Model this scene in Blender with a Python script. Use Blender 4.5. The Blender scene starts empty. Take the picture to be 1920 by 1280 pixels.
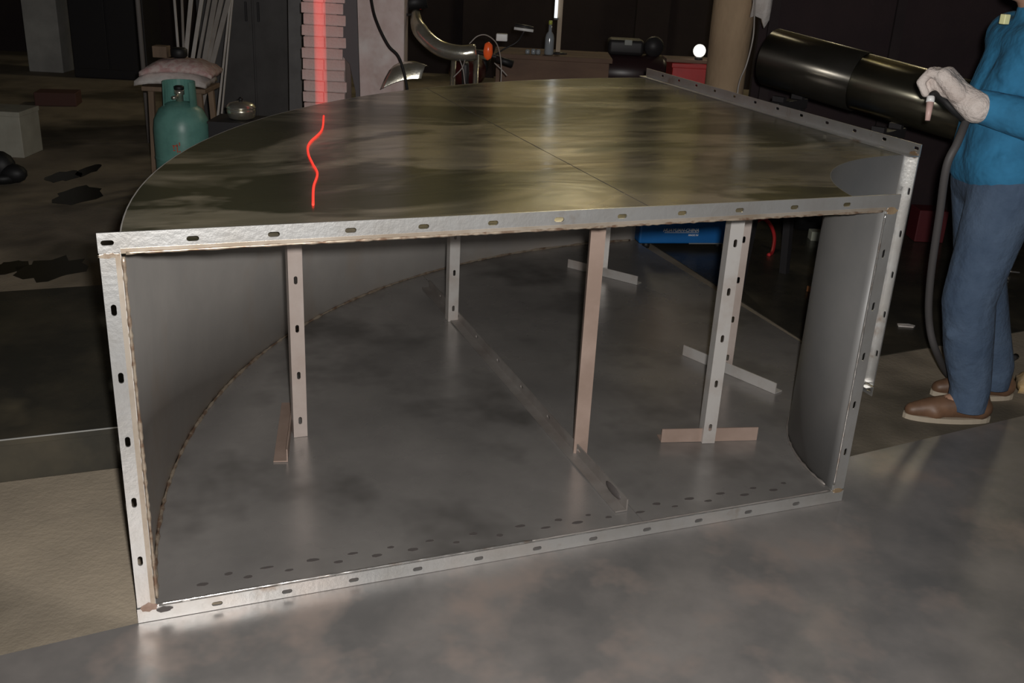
import bpy, bmesh, math, random
from mathutils import Vector, Matrix
random.seed(7)
S = bpy.context.scene
COL = S.collection

# ------------------------------------------------------------------ camera
F_PX = 1888.27
CAM = Vector((0.0699, -2.2266, 1.6219))
YAW, PITCH, ROLL = 0.37934, 0.38100, 0.05219
FW = Vector((math.sin(YAW)*math.cos(PITCH), math.cos(YAW)*math.cos(PITCH), -math.sin(PITCH)))
_r = Vector((math.cos(YAW), -math.sin(YAW), 0)); _u = _r.cross(FW)
RT = math.cos(ROLL)*_r + math.sin(ROLL)*_u
UP = -math.sin(ROLL)*_r + math.cos(ROLL)*_u
cam = bpy.data.cameras.new('camera'); cam.sensor_width = 36; cam.lens = 36*F_PX/1920
cam.clip_start = 0.02; cam.clip_end = 200
camo = bpy.data.objects.new('camera', cam); COL.objects.link(camo)
m = Matrix((RT, UP, -FW)).transposed().to_4x4(); m.translation = CAM
camo.matrix_world = m
S.camera = camo

# ------------------------------------------------------------------ world, lights, exposure
wd = bpy.data.worlds.new('world'); S.world = wd; wd.use_nodes = True
wd.node_tree.nodes['Background'].inputs[0].default_value = (0.95, 0.97, 1.0, 1)
wd.node_tree.nodes['Background'].inputs[1].default_value = 0.030
def lamp(name, kind, loc, energy, color, size=0.1, aim=None, size_y=None, angle=None):
    l = bpy.data.lights.new(name, kind); l.energy = energy; l.color = color
    if kind == 'AREA':
        l.size = size
        if size_y: l.shape = 'RECTANGLE'; l.size_y = size_y
    elif kind in ('POINT', 'SPOT'): l.shadow_soft_size = size
    if angle: l.spot_size = angle; l.spot_blend = 0.6
    o = bpy.data.objects.new(name, l); COL.objects.link(o); o.location = loc
    if aim is not None:
        o.rotation_euler = (Vector(aim)-Vector(loc)).to_track_quat('-Z', 'Y').to_euler()
    return o
# the camera's own flash, just beside and above the lens
FL = CAM + RT*0.05 + UP*0.05
lamp('flash_light', 'SPOT', FL, 335, (1.0, 0.965, 0.925), 0.025, FL+FW*3+UP*0.1, angle=1.6)
# unseen roof lamps added to light the upper wall (their fixtures are built below)
ROOF_Z = 5.2
ADDED_TUBES = [(CAM.x+math.sin(YAW)*11.2+math.cos(YAW)*k, CAM.y+math.cos(YAW)*11.2-math.sin(YAW)*k) for k in (0.6, 5.0)]
for (x, y) in ADDED_TUBES:
    lamp('added_wall_light', 'POINT', (x, y, ROOF_Z-0.72), 60, (1.0, 0.89, 0.66), 0.25)
S.view_settings.view_transform = 'Standard'; S.view_settings.look = 'None'
S.view_settings.exposure = 0.12; S.view_settings.gamma = 1.0
S.view_settings.use_curve_mapping = False

# ------------------------------------------------------------------ pixel helpers (image 1920 x 1280)
def ray(px, py): return FW + RT*((px-960)/F_PX) - UP*((py-640)/F_PX)
def at(px, py, D): return CAM + ray(px, py)*D
def onz(px, py, z=0.0):
    d = ray(px, py); return CAM + d*((z-CAM.z)/d.z)
HR = Vector((math.cos(YAW), -math.sin(YAW), 0)); HF = Vector((math.sin(YAW), math.cos(YAW), 0))
FZ = -0.010                               # concrete floor level; the steel floor plate's top is z = 0

# ------------------------------------------------------------------ materials
MATS = {}
def mat(name, col, rough=0.6, metal=0.0, col2=None, scale=6.0, lo=0.35, hi=0.65, bump=0.0, bscale=40.0,
        col3=None, scale3=1.5, lo3=0.5, hi3=0.62, stretch=(1, 1, 1), emit=None, estr=0.0, rvar=0.0, spec=0.5, detail=5.0,
        trans=0.0, coat=0.0, dist=0.0):
    if name in MATS: return MATS[name]
    M = bpy.data.materials.new(name); M.use_nodes = True; MATS[name] = M
    nt = M.node_tree; N = nt.nodes; L = nt.links; B = N['Principled BSDF']
    B.inputs['Base Color'].default_value = (*col, 1); B.inputs['Roughness'].default_value = rough
    B.inputs['Metallic'].default_value = metal; B.inputs['Specular IOR Level'].default_value = spec
    if trans: B.inputs['Transmission Weight'].default_value = trans
    if coat: B.inputs['Coat Weight'].default_value = coat; B.inputs['Coat Roughness'].default_value = 0.12
    if emit:
        B.inputs['Emission Color'].default_value = (*emit, 1); B.inputs['Emission Strength'].default_value = estr
    if col2 or bump or col3 or rvar:
        tc = N.new('ShaderNodeTexCoord'); mp = N.new('ShaderNodeMapping'); mp.inputs['Scale'].default_value = stretch
        L.new(tc.outputs['Object'], mp.inputs['Vector'])
    def noise(sc, det=detail):
        n = N.new('ShaderNodeTexNoise'); n.inputs['Scale'].default_value = sc; n.inputs['Detail'].default_value = det
        n.inputs['Roughness'].default_value = 0.6; n.inputs['Distortion'].default_value = dist
        L.new(mp.outputs[0], n.inputs['Vector']); return n
    def ramp(src, a, b, c0=(0, 0, 0, 1), c1=(1, 1, 1, 1)):
        r = N.new('ShaderNodeValToRGB'); L.new(src, r.inputs[0])
        r.color_ramp.elements[0].position = a; r.color_ramp.elements[1].position = b
        r.color_ramp.elements[0].color = c0; r.color_ramp.elements[1].color = c1
        return r
    cur = None
    if col2:
        n = noise(scale); r = ramp(n.outputs['Fac'], lo, hi, (*col, 1), (*col2, 1)); cur = r.outputs['Color']
    if col3:
        n = noise(scale3, 4); r = ramp(n.outputs['Fac'], lo3, hi3)
        mx = N.new('ShaderNodeMix'); mx.data_type = 'RGBA'
        L.new(r.outputs['Color'], mx.inputs[0])
        if cur: L.new(cur, mx.inputs[6])
        else: mx.inputs[6].default_value = (*col, 1)
        mx.inputs[7].default_value = (*col3, 1); cur = mx.outputs[2]
    if cur: L.new(cur, B.inputs['Base Color'])
    if rvar:
        n = noise(scale*0.7, 4); mr = N.new('ShaderNodeMapRange')
        mr.inputs[1].default_value = 0.3; mr.inputs[2].default_value = 0.7
        mr.inputs[3].default_value = rough-rvar; mr.inputs[4].default_value = rough+rvar
        L.new(n.outputs['Fac'], mr.inputs[0]); L.new(mr.outputs[0], B.inputs['Roughness'])
    if bump:
        n = noise(bscale, 3); b = N.new('ShaderNodeBump'); b.inputs['Strength'].default_value = bump
        b.inputs['Distance'].default_value = 0.02
        L.new(n.outputs['Fac'], b.inputs['Height']); L.new(b.outputs[0], B.inputs['Normal'])
    return M

M_FLANGE = mat('stainless angle bar', (0.80, 0.80, 0.79), 0.34, 0.84, (0.72, 0.70, 0.67), 9, 0.4, 0.7, 0.05, 60,
               col3=(0.45, 0.33, 0.24), scale3=5, lo3=0.62, hi3=0.74)
M_TOP = mat('filmed stainless with painted reflections', (0.30, 0.28, 0.20), 0.22, 0.55, (0.58, 0.52, 0.39), 2.1, 0.40, 0.58, 0.2, 1.9,
            col3=(0.12, 0.12, 0.075), scale3=1.35, lo3=0.47, hi3=0.545, stretch=(0.7, 1.7, 1), rvar=0.08, dist=0.7)  # pale and dark streaks paint distorted roof reflections into the film colour
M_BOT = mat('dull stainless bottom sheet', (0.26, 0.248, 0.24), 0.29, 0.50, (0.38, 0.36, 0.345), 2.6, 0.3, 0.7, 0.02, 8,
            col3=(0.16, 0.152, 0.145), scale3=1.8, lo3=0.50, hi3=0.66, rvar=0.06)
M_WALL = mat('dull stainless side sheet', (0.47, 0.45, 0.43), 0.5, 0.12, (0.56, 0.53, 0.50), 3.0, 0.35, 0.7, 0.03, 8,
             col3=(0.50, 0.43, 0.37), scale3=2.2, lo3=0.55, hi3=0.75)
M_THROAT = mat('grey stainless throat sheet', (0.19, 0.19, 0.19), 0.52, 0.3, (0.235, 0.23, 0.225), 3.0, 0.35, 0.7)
M_WELD = mat('heat tinted weld', (0.50, 0.42, 0.33), 0.35, 0.6, (0.25, 0.16, 0.11), 22, 0.45, 0.6)
M_BRIGHTWELD = mat('bright weld', (0.80, 0.78, 0.76), 0.22, 0.9, (0.55, 0.42, 0.33), 18, 0.55, 0.7)
M_RUSTWELD = mat('rusty weld patch', (0.40, 0.29, 0.24), 0.45, 0.4, (0.26, 0.17, 0.13), 30)
M_OCHRE = mat('ochre heat patch', (0.36, 0.27, 0.17), 0.5, 0.4, (0.24, 0.16, 0.10), 30)
M_BRACE = mat('brace bar bright', (0.62, 0.60, 0.58), 0.42, 0.5, (0.50, 0.44, 0.40), 7, 0.45, 0.7)
M_BRACEP = mat('brace bar pinkish', (0.46, 0.40, 0.37), 0.5, 0.35, (0.38, 0.31, 0.275), 5, 0.35, 0.65)
M_BRACER = mat('brace bar rusty', (0.33, 0.245, 0.205), 0.55, 0.2, (0.25, 0.18, 0.145), 6, 0.35, 0.65)
M_DIAG = mat('seam bar dull', (0.30, 0.28, 0.265), 0.5, 0.4, (0.22, 0.195, 0.18), 6, 0.35, 0.65)
M_HEATSHADE = mat('dark heat mark and hole shade', (0.085, 0.075, 0.072), 0.6, 0.1)
M_CONC = mat('dirty concrete', (0.36, 0.30, 0.225), 0.85, 0, (0.25, 0.21, 0.16), 3.2, 0.3, 0.7, 0.15, 60,
             col3=(0.10, 0.085, 0.062), scale3=0.55, lo3=0.47, hi3=0.58, rvar=0.1)
M_FPLATE = mat('steel floor plate', (0.26, 0.24, 0.228), 0.43, 0.28, (0.155, 0.15, 0.147), 2.6, 0.36, 0.66, 0.04, 14,
               col3=(0.30, 0.25, 0.225), scale3=3.4, lo3=0.52, hi3=0.68, rvar=0.08)
M_DARKSHEET = mat('dark oily sheet', (0.045, 0.043, 0.036), 0.30, 0.2, (0.085, 0.075, 0.055), 3.5, 0.4, 0.7, 0.08, 10,
                  col3=(0.16, 0.135, 0.09), scale3=1.3, lo3=0.58, hi3=0.72, rvar=0.08)
M_SHEETEDGE = mat('cut sheet edge', (0.6, 0.62, 0.62), 0.3, 0.7)
M_BACKWALL = mat('dark back wall', (0.024, 0.016, 0.018), 0.9, 0, (0.036, 0.025, 0.025), 1.3, 0.35, 0.65, 0.1, 20)
M_UNSEENWALL = mat('unseen olive upper wall', (0.62, 0.54, 0.33), 0.85, 0, (0.36, 0.31, 0.18), 0.9, 0.35, 0.65, 0.1, 20)
M_ROOF = mat('sooty roof', (0.16, 0.13, 0.08), 0.9, 0, (0.08, 0.065, 0.045), 1.0)
M_DARK = mat('dark painted metal', (0.03, 0.028, 0.03), 0.5, 0.1)
M_BLACK = mat('black rubber', (0.012, 0.012, 0.013), 0.55)
M_CHROME = mat('chrome', (0.80, 0.77, 0.68), 0.24, 0.85, (0.62, 0.57, 0.42), 9, 0.45, 0.7, 0.08, 25)
M_LIGHT = mat('lit lamp tube', (1, 1, 1), 0.4, emit=(0.92, 0.97, 1.0), estr=1.05)
M_WARMTUBE = mat('warm lamp tube', (1, .9, .6), 0.4, emit=(1.0, 0.78, 0.18), estr=30.0)
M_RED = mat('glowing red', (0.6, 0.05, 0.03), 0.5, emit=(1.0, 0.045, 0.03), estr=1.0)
M_REDSOFT = bpy.data.materials.new('soft glowing red'); M_REDSOFT.use_nodes = True
_n = M_REDSOFT.node_tree; _n.nodes.remove(_n.nodes['Principled BSDF']); _e = _n.nodes.new('ShaderNodeEmission')
_e.inputs[0].default_value = (1.0, 0.055, 0.045, 1); _e.inputs[1].default_value = 5.0
_n.links.new(_e.outputs[0], _n.nodes['Material Output'].inputs['Volume'])

# ------------------------------------------------------------------ mesh helpers
class MB:
    def __init__(s): s.v = []; s.f = []; s.smooth = []
    def add(s, vs, fs, smooth=False):
        o = len(s.v); s.v += [tuple(p) for p in vs]; s.f += [tuple(i+o for i in f) for f in fs]
        s.smooth += [smooth]*len(fs); return s
    def box(s, a, b, taper=None):
        (x0, y0, z0), (x1, y1, z1) = a, b
        return s.add([(x0, y0, z0), (x1, y0, z0), (x1, y1, z0), (x0, y1, z0), (x0, y0, z1), (x1, y0, z1), (x1, y1, z1), (x0, y1, z1)],
                     [(3, 2, 1, 0), (4, 5, 6, 7), (0, 1, 5, 4), (1, 2, 6, 5), (2, 3, 7, 6), (3, 0, 4, 7)])
    def bar(s, p, q, wx, wy, up=(0, 0, 1)):
        p = Vector(p); q = Vector(q); d = (q-p).normalized(); u = Vector(up)
        if abs(d.dot(u)) > 0.98: u = Vector((0, 1, 0))
        a = d.cross(u).normalized(); b = a.cross(d)
        vs = [e + a*sx*wx/2 + b*sy*wy/2 for e in (p, q) for (sx, sy) in ((-1, -1), (1, -1), (1, 1), (-1, 1))]
        return s.add(vs, [(3, 2, 1, 0), (4, 5, 6, 7), (0, 1, 5, 4), (1, 2, 6, 5), (2, 3, 7, 6), (3, 0, 4, 7)])
    def lathe(s, prof, n=28, c=(0, 0, 0), axis=None, caps=True):
        c = Vector(c); ax = Vector(axis or (0, 0, 1)).normalized()
        t = Vector((1, 0, 0)) if abs(ax.x) < 0.9 else Vector((0, 1, 0))
        a = ax.cross(t).normalized(); b = ax.cross(a)
        vs = []; fs = []
        for (r, h) in prof:
            for k in range(n):
                an = 2*math.pi*k/n; vs.append(c + ax*h + (a*math.cos(an)+b*math.sin(an))*r)
        for i in range(len(prof)-1):
            for k in range(n):
                k2 = (k+1) % n; fs.append((i*n+k, i*n+k2, (i+1)*n+k2, (i+1)*n+k))
        if caps:
            fs.append(tuple(range(n-1, -1, -1))); fs.append(tuple((len(prof)-1)*n+k for k in range(n)))
        return s.add(vs, fs, True)
    def tube(s, pts, rad, n=10, flat=1.0):
        pts = [Vector(p) for p in pts]; m_ = len(pts)
        if not hasattr(rad, '__len__'): rad = [rad]*m_
        vs = []; fs = []; pa = None
        for i, p in enumerate(pts):
            d = (pts[min(i+1, m_-1)]-pts[max(i-1, 0)]).normalized()
            if pa is None:
                t = Vector((0, 0, 1)) if abs(d.z) < 0.9 else Vector((1, 0, 0)); pa = d.cross(t).normalized()
            else: pa = (pa - d*pa.dot(d)).normalized()
            b = d.cross(pa)
            for k in range(n):
                an = 2*math.pi*k/n; vs.append(p + pa*math.cos(an)*rad[i] + b*math.sin(an)*rad[i]*flat)
        for i in range(m_-1):
            for k in range(n):
                k2 = (k+1) % n; fs.append((i*n+k, i*n+k2, (i+1)*n+k2, (i+1)*n+k))
        fs.append(tuple(range(n-1, -1, -1))); fs.append(tuple((m_-1)*n+k for k in range(n)))
        return s.add(vs, fs, True)
    def ball(s, c, r, n=14, sc=(1, 1, 1)):
        c = Vector(c); vs = [c+Vector((0, 0, -r*sc[2]))]; fs = []; h = n//2
        for i in range(1, h):
            th = math.pi*i/h
            for k in range(n):
                an = 2*math.pi*k/n
                vs.append(c+Vector((r*sc[0]*math.sin(th)*math.cos(an), r*sc[1]*math.sin(th)*math.sin(an), -r*sc[2]*math.cos(th))))
        vs.append(c+Vector((0, 0, r*sc[2])))
        for k in range(n):
            k2 = (k+1) % n; fs.append((0, 1+k2, 1+k)); fs.append((len(vs)-1, 1+(h-2)*n+k, 1+(h-2)*n+k2))
            for i in range(h-2): fs.append((1+i*n+k, 1+i*n+k2, 1+(i+1)*n+k2, 1+(i+1)*n+k))
        return s.add(vs, fs, True)
    def prism(s, poly, z0, z1):
        n = len(poly)
        vs = [(x, y, z0) for x, y in poly]+[(x, y, z1) for x, y in poly]
        fs = [tuple(range(n-1, -1, -1)), tuple(range(n, 2*n))]+[(i, (i+1) % n, n+(i+1) % n, n+i) for i in range(n)]
        return s.add(vs, fs)
    def build(s, name, material, parent=None, bevel=0.0, xf=None, clean=True):
        me = bpy.data.meshes.new(name); me.from_pydata(s.v, [], s.f)
        if xf is not None: me.transform(xf)
        for p, sm in zip(me.polygons, s.smooth): p.use_smooth = sm
        if clean:
            b = bmesh.new(); b.from_mesh(me); bmesh.ops.remove_doubles(b, verts=b.verts, dist=1e-5)
            bmesh.ops.recalc_face_normals(b, faces=b.faces); b.to_mesh(me); b.free()
        me.materials.append(material)
        o = bpy.data.objects.new(name, me); COL.objects.link(o)
        if parent is not None: o.parent = parent
        if bevel:
            md = o.modifiers.new('bevel', 'BEVEL'); md.width = bevel; md.segments = 2; md.limit_method = 'ANGLE'
            me.polygons.foreach_set('use_smooth', [True]*len(me.polygons))
            wn = o.modifiers.new('wn', 'WEIGHTED_NORMAL'); wn.keep_sharp = True
        return o
def tag(o, label, cat=None, group=None, kind=None):
    if label: o['label'] = label
    if cat: o['category'] = cat
    if group: o['group'] = group
    if kind: o['kind'] = kind
    return o
def thing(name, label, cat, loc=(0, 0, 0), rz=0.0, group=None):
    o = bpy.data.objects.new(name, None); COL.objects.link(o); o.empty_display_size = 0.1
    o.location = loc; o.rotation_euler = (0, 0, rz); return tag(o, label, cat, group)
def struct(o): o['kind'] = 'structure'; return o
def spline(pts, n=8):
    """Catmull-Rom through pts"""
    P = [Vector(p) for p in pts]; P = [2*P[0]-P[1]]+P+[2*P[-1]-P[-2]]; out = []
    for i in range(1, len(P)-2):
        for k in range(n):
            t = k/n; a, b, c, d = P[i-1:i+3]
            out.append(0.5*((2*b)+(c-a)*t+(2*a-5*b+4*c-d)*t*t+(3*b-a-3*c+d)*t**3))
    out.append(P[-2]); return out
def frame(o, ex, ey, ez):
    M_ = Matrix((Vector(ex), Vector(ey), Vector(ez))).transposed().to_4x4(); M_.translation = Vector(o); return M_

# ================================================================== STRUCTURE
# concrete floor
b = MB(); b.box((-14, -6, FZ-0.1), (18, 16, FZ))
struct(b.build('floor', M_CONC))
# back wall across the hall: dark below, unseen top coloured olive to show mirrored in the duct
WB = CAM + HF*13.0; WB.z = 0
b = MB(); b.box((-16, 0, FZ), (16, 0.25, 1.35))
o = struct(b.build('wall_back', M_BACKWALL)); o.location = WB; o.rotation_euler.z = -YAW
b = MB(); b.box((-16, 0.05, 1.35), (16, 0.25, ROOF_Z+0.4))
o2 = struct(b.build('wall_back_unseen_upper', M_UNSEENWALL)); o2.location = WB; o2.rotation_euler.z = -YAW
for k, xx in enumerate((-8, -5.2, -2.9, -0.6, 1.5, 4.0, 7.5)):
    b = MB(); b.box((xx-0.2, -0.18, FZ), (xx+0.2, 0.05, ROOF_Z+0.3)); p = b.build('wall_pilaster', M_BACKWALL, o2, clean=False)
# dark screen added behind the pipe on the right, standing in for gloom
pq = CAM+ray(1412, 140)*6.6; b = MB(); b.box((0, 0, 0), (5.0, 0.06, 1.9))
o = struct(b.build('added_dark_screen', mat('added gloom screen', (0.022, 0.013, 0.016), 0.9, 0, (0.034, 0.02, 0.022), 2.0, 0.35, 0.65, 0.2, 20)))
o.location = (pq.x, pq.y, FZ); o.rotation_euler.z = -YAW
for k in range(7):
    c_ = MB().box((k*.8+.05, -.03, 0), (k*.8+.11, -.001, 1.9)).build('added_screen_post', M_BACKWALL, o, clean=False)
# roof with beams
b = MB(); b.box((-14, -4, ROOF_Z+0.3), (18, 16, ROOF_Z+0.4)); roof = struct(b.build('ceiling', M_ROOF))
for k in range(7):
    b = MB(); x = -9+k*3.2; b.box((x-0.08, -4, ROOF_Z-0.02), (x+0.08, 15.9, ROOF_Z+0.3)); b.build('roof_beam', M_DARK, roof, clean=False)
# fixtures of the added lamps, out of view under the roof
for i, (x, y) in enumerate(ADDED_TUBES):
    t = thing('added_roof_lamp', ['added roof lamp beyond the workbench, lighting the upper wall', 'added roof lamp over the right of the hall, lighting the upper wall'][i], 'lamp', (x, y, ROOF_Z-0.6), -YAW, group='added roof lamps')
    b = MB(); b.prism([(-.62, -.03), (.62, -.03), (.62, .03), (-.62, .03)], 0.035, 0.075); b.build('added_lamp_housing', M_SHEETEDGE, t, 0.004)
    b = MB(); b.tube([(-.6, 0, .02), (.6, 0, .02)], 0.014); b.build('lamp_tube', M_WARMTUBE, t)
    for sx in (-.45, .45):
        b = MB(); b.tube([(sx, 0, .07), (sx, 0, .62)], 0.004, 6); b.build('hanger_rod', M_DARK, t)

# steel floor plate in the foreground (edge runs slightly askew under the duct)
EDGE = [(-3.5, -0.36), (4.8, 0.50)]
b = MB(); b.prism([EDGE[0], (-3.5, -4.5), (4.8, -4.5), EDGE[1]], FZ, -0.0015)
fp = b.build('floor_plate', M_FPLATE); tag(fp, 'large grey steel plate lying on the floor in the foreground', 'steel plate')

# ================================================================== THE ELBOW DUCT
W, H, w, r, n_ = 2.122, 1.0, 0.045, 0.656, 0.0342
T = 0.004
CX, CY = W-w+r, n_
RO = W-2*w+r
PX = CX+n_                     # plane of the right hand flange
XS = 1.405                     # seam in the top and bottom sheets
duct = thing('elbow_duct', 'large square stainless steel duct elbow with open flanged ends', 'duct', (0, 0, 0))
def arc(R, a0, a1, n):
    return [(CX-R*math.cos(a0+(a1-a0)*i/n), CY+R*math.sin(a0+(a1-a0)*i/n)) for i in range(n+1)]
a_seam = math.acos((CX-XS)/RO)
left_poly = [(w, T)]+arc(RO, 0, a_seam, 26)+[(XS, T)]
right_poly = [(XS+0.002, T)]+arc(RO, a_seam+0.0008, math.pi/2, 30)+[(PX-T, CY+RO), (PX-T, CY+r)]+arc(r, math.pi/2, 0, 24)+[(W-w, T)]
for (poly, nm) in ((left_poly, 'left'), (right_poly, 'right')):
    b = MB(); b.prism(poly, H-w-T, H-w); b.build('top_sheet', M_TOP, duct)
    b = MB(); b.prism(poly, w-0.001-T, w-0.001); b.build('bottom_sheet', M_BOT, duct)
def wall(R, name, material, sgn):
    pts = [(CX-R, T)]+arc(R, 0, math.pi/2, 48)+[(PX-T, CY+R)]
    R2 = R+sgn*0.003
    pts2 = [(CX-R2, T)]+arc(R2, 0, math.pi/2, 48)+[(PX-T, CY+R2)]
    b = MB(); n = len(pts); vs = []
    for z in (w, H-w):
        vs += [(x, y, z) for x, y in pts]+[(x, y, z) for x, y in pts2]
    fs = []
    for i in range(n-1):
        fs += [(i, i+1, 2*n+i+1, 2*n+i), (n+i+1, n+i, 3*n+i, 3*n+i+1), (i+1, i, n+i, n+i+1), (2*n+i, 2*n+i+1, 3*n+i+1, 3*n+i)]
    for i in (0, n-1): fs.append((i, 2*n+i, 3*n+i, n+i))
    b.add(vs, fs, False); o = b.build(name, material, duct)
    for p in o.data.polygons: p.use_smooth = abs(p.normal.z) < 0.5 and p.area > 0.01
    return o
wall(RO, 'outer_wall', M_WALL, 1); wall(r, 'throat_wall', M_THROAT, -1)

def angle_mb(L, slots, wid=w-0.0055, t=0.0045, sl=0.027, sr=0.0058, off=0.5, leg=None):
    """angle bar along +X; slotted leg stands in XZ (z 0..wid, face at y=0), other leg lies back in XY at z=0"""
    b = MB(); h0 = 0.0; h1 = wid; zc = wid*off; leg = leg or wid
    xs = [0.0]; slots = sorted(slots)
    for i, s_ in enumerate(slots):
        xs.append((slots[i]+slots[i+1])/2 if i < len(slots)-1 else L)
    if not slots: xs = [0.0, L]
    zl = [h0, zc-wid/6, zc+wid/6, h1]
    for i in range(len(xs)-1):
        x0, x1 = xs[i], xs[i+1]
        if slots:
            c = slots[i]; hs = sl/2-sr
            hole = []
            for a in (-90, -54, -18, 18, 54, 90): hole.append((c+hs+sr*math.cos(math.radians(a)), zc+sr*math.sin(math.radians(a))))
            for a in (90, 126, 162, 198, 234, 270): hole.append((c-hs+sr*math.cos(math.radians(a)), zc+sr*math.sin(math.radians(a))))
            rect = [(c+hs, h0), (x1, zl[0]), (x1, zl[1]), (x1, zl[2]), (x1, zl[3]), (c+hs, h1),
                    (c-hs, h1), (x0, zl[3]), (x0, zl[2]), (x0, zl[1]), (x0, zl[0]), (c-hs, h0)]
            vs = [(x, y, z) for y in (0, t) for (x, z) in hole+rect]; fs = []
            for k in range(12):
                k2 = (k+1) % 12
                fs += [(k, 12+k, 12+k2, k2), (24+k2, 36+k2, 36+k, 24+k), (k, k2, 24+k2, 24+k)]
                zz = (rect[k][1], rect[k2][1])
                if zz in ((h0, h0), (h1, h1)): fs.append((12+k, 36+k, 36+k2, 12+k2))
            b.add(vs, fs)
        else:
            b.box((x0, 0, h0), (x1, t, h1))
    if slots:
        for x in (0.0, L):
            vs = [(x, 0, z) for z in zl]+[(x, t, z) for z in zl]
            b.add(vs, [(k, k+1, 5+k, 4+k) for k in range(3)])
    b.box((0, t, 0), (L, leg, t))
    return b
def angle(name, o, ex, ey, ez, L, slots, material, parent, **kw):
    return angle_mb(L, slots, **kw).build(name, material, parent, xf=frame(o, ex, ey, ez))
X, Y, Z = Vector((1, 0, 0)), Vector((0, 1, 0)), Vector((0, 0, 1))
S_TOP = [0.020+0.1745*k for k in range(13) if 0.020+0.1745*k < W-0.02]
S_BOT = [0.190+0.1755*k for k in range(11)]
S_SIDE = [0.165*k+0.012 for k in range(1, 6)]
ff = thing('front_flange', None, None); ff.parent = duct
angle('top_bar', (0, 0, H-w+0.0005), X, Y, Z, W, S_TOP, M_FLANGE, ff, wid=w-0.0005)
angle('bottom_bar', (0, 0, w-0.0055), X, Y, -Z, W, S_BOT, M_FLANGE, ff, off=0.55)
angle('side_bar', (w-0.004, 0, w), Z, Y, -X, H-2*w, [s-w+0.0 for s in (0.178, 0.341, 0.502, 0.663, 0.825)], M_FLANGE, ff, off=0.55)
angle('side_bar', (W-w+0.0035, 0, w), Z, Y, X, H-2*w, [s-w for s in (0.178, 0.341, 0.502, 0.663, 0.825)], M_FLANGE, ff)
rf = thing('side_flange', None, None); rf.parent = duct
y0, y1 = CY+r-w, CY+RO+w; LF = y1-y0
angle('top_bar', (PX, y0, H-w+0.0005), Y, -X, Z, LF, [0.022+0.1745*k for k in range(12) if 0.022+0.1745*k < LF-0.01], M_FLANGE, rf, off=0.62, wid=w-0.0005)
angle('bottom_bar', (PX, y0, w-0.0055), Y, -X, -Z, LF, [0.022+0.1745*k for k in range(12) if 0.022+0.1745*k < LF-0.01], M_FLANGE, rf)
angle('side_bar', (PX, y0+w-0.004, w), Z, -X, -Y, H-2*w, [s-w for s in (0.178, 0.341, 0.502, 0.663, 0.825)], M_FLANGE, rf, off=0.62)
angle('side_bar', (PX, y1-w+0.004, w), Z, -X, Y, H-2*w, [s-w for s in (0.178, 0.341, 0.502, 0.663, 0.825)], M_FLANGE, rf)
# weld beads
def bead(name, pts, rad, material, parent, step=0.012, amp=0.35, seed=1):
    rnd = random.Random(seed); P = [Vector(p) for p in pts]; out = []; rr = []
    for a, c in zip(P[:-1], P[1:]):
        n = max(1, int((c-a).length/step))
        for k in range(n): out.append(a.lerp(c, k/n)); rr.append(rad*(1+amp*rnd.uniform(-1, 1)))
    out.append(P[-1]); rr.append(rad)
    return MB().tube(out, rr, 6).build(name, material, parent, clean=False)
M_TINT = mat('brown heat tint', (0.58, 0.51, 0.43), 0.40, 0.7, (0.44, 0.36, 0.28), 9, 0.4, 0.65)
for (a_, c_) in (((w, -0.0008, H-w-0.002), (W-w, 0.0, H-w+0.009)), ((w-0.012, -0.0008, w), (w-0.001, 0.0, H-w-0.002))):
    MB().box(a_, c_).build('heat_tint_band', M_TINT, duct)
bead('weld_bead', [(w+0.01, 0.001, H-w-0.002), (W-w-0.01, 0.001, H-w-0.002)], 0.0035, M_WELD, duct, seed=2)
bead('weld_bead', [(w+0.006, 0.001, w+0.0005), (1.05, 0.001, w+0.0005)], 0.0032, M_BRIGHTWELD, duct, seed=3)
bead('weld_bead', [(1.05, 0.001, w+0.0005), (W-w-0.01, 0.001, w+0.0005)], 0.0028, M_DIAG, duct, seed=4)
bead('weld_bead', [(w+0.004, 0.002, w+0.02), (w+0.004, 0.002, H-w-0.01)], 0.0045, M_WELD, duct, seed=5)
bead('weld_bead', [(W-w+0.002, 0.0, w+0.02), (W-w+0.002, 0.0, H-w-0.01)], 0.0028, M_BRIGHTWELD, duct, seed=6)
bead('weld_bead', [(x+0.004, y, w+0.003) for x, y in arc(RO, 0, math.pi/2, 40)], 0.0055, M_WELD, duct, 0.02, 0.5, seed=7)
bead('weld_bead', [(x-0.003, y, w+0.002) for x, y in arc(r, 0, math.pi/2, 24)], 0.004, M_DIAG, duct, 0.02, 0.5, seed=8)
# corner weld patches
def patch(c, sx, sy, sz, material, nm='corner_weld'):
    rnd = random.Random(int(c[0]*1000)); n = 16
    q = [(rnd.uniform(.7, 1.15)*math.cos(2*math.pi*k/n), rnd.uniform(.7, 1.15)*math.sin(2*math.pi*k/n)) for k in range(n)]
    if sx < sy: vs = [(d*sx, a*sy, e*sz) for d in (-1, 1) for a, e in q]
    else: vs = [(a*sx, d*sy, e*sz) for d in (-1, 1) for a, e in q]
    return MB().add(vs, [tuple(range(n-1, -1, -1)), tuple(range(n, 2*n))]+[(k, (k+1) % n, n+(k+1) % n, n+k) for k in range(n)]).build(nm, material, duct, xf=Matrix.Translation(c))
patch((0.020, -0.0005, H-w-0.006), 0.021, 0.0012, 0.006, M_WELD)
patch((0.028, -0.0005, w-0.003), 0.024, 0.0012, 0.013, M_RUSTWELD)
patch((0.062, -0.001, w-0.016), 0.020, 0.002, 0.008, M_HEATSHADE)
patch((W-w*0.5, -0.0, H-w-0.002), 0.020, 0.0012, 0.012, M_OCHRE)
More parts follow.
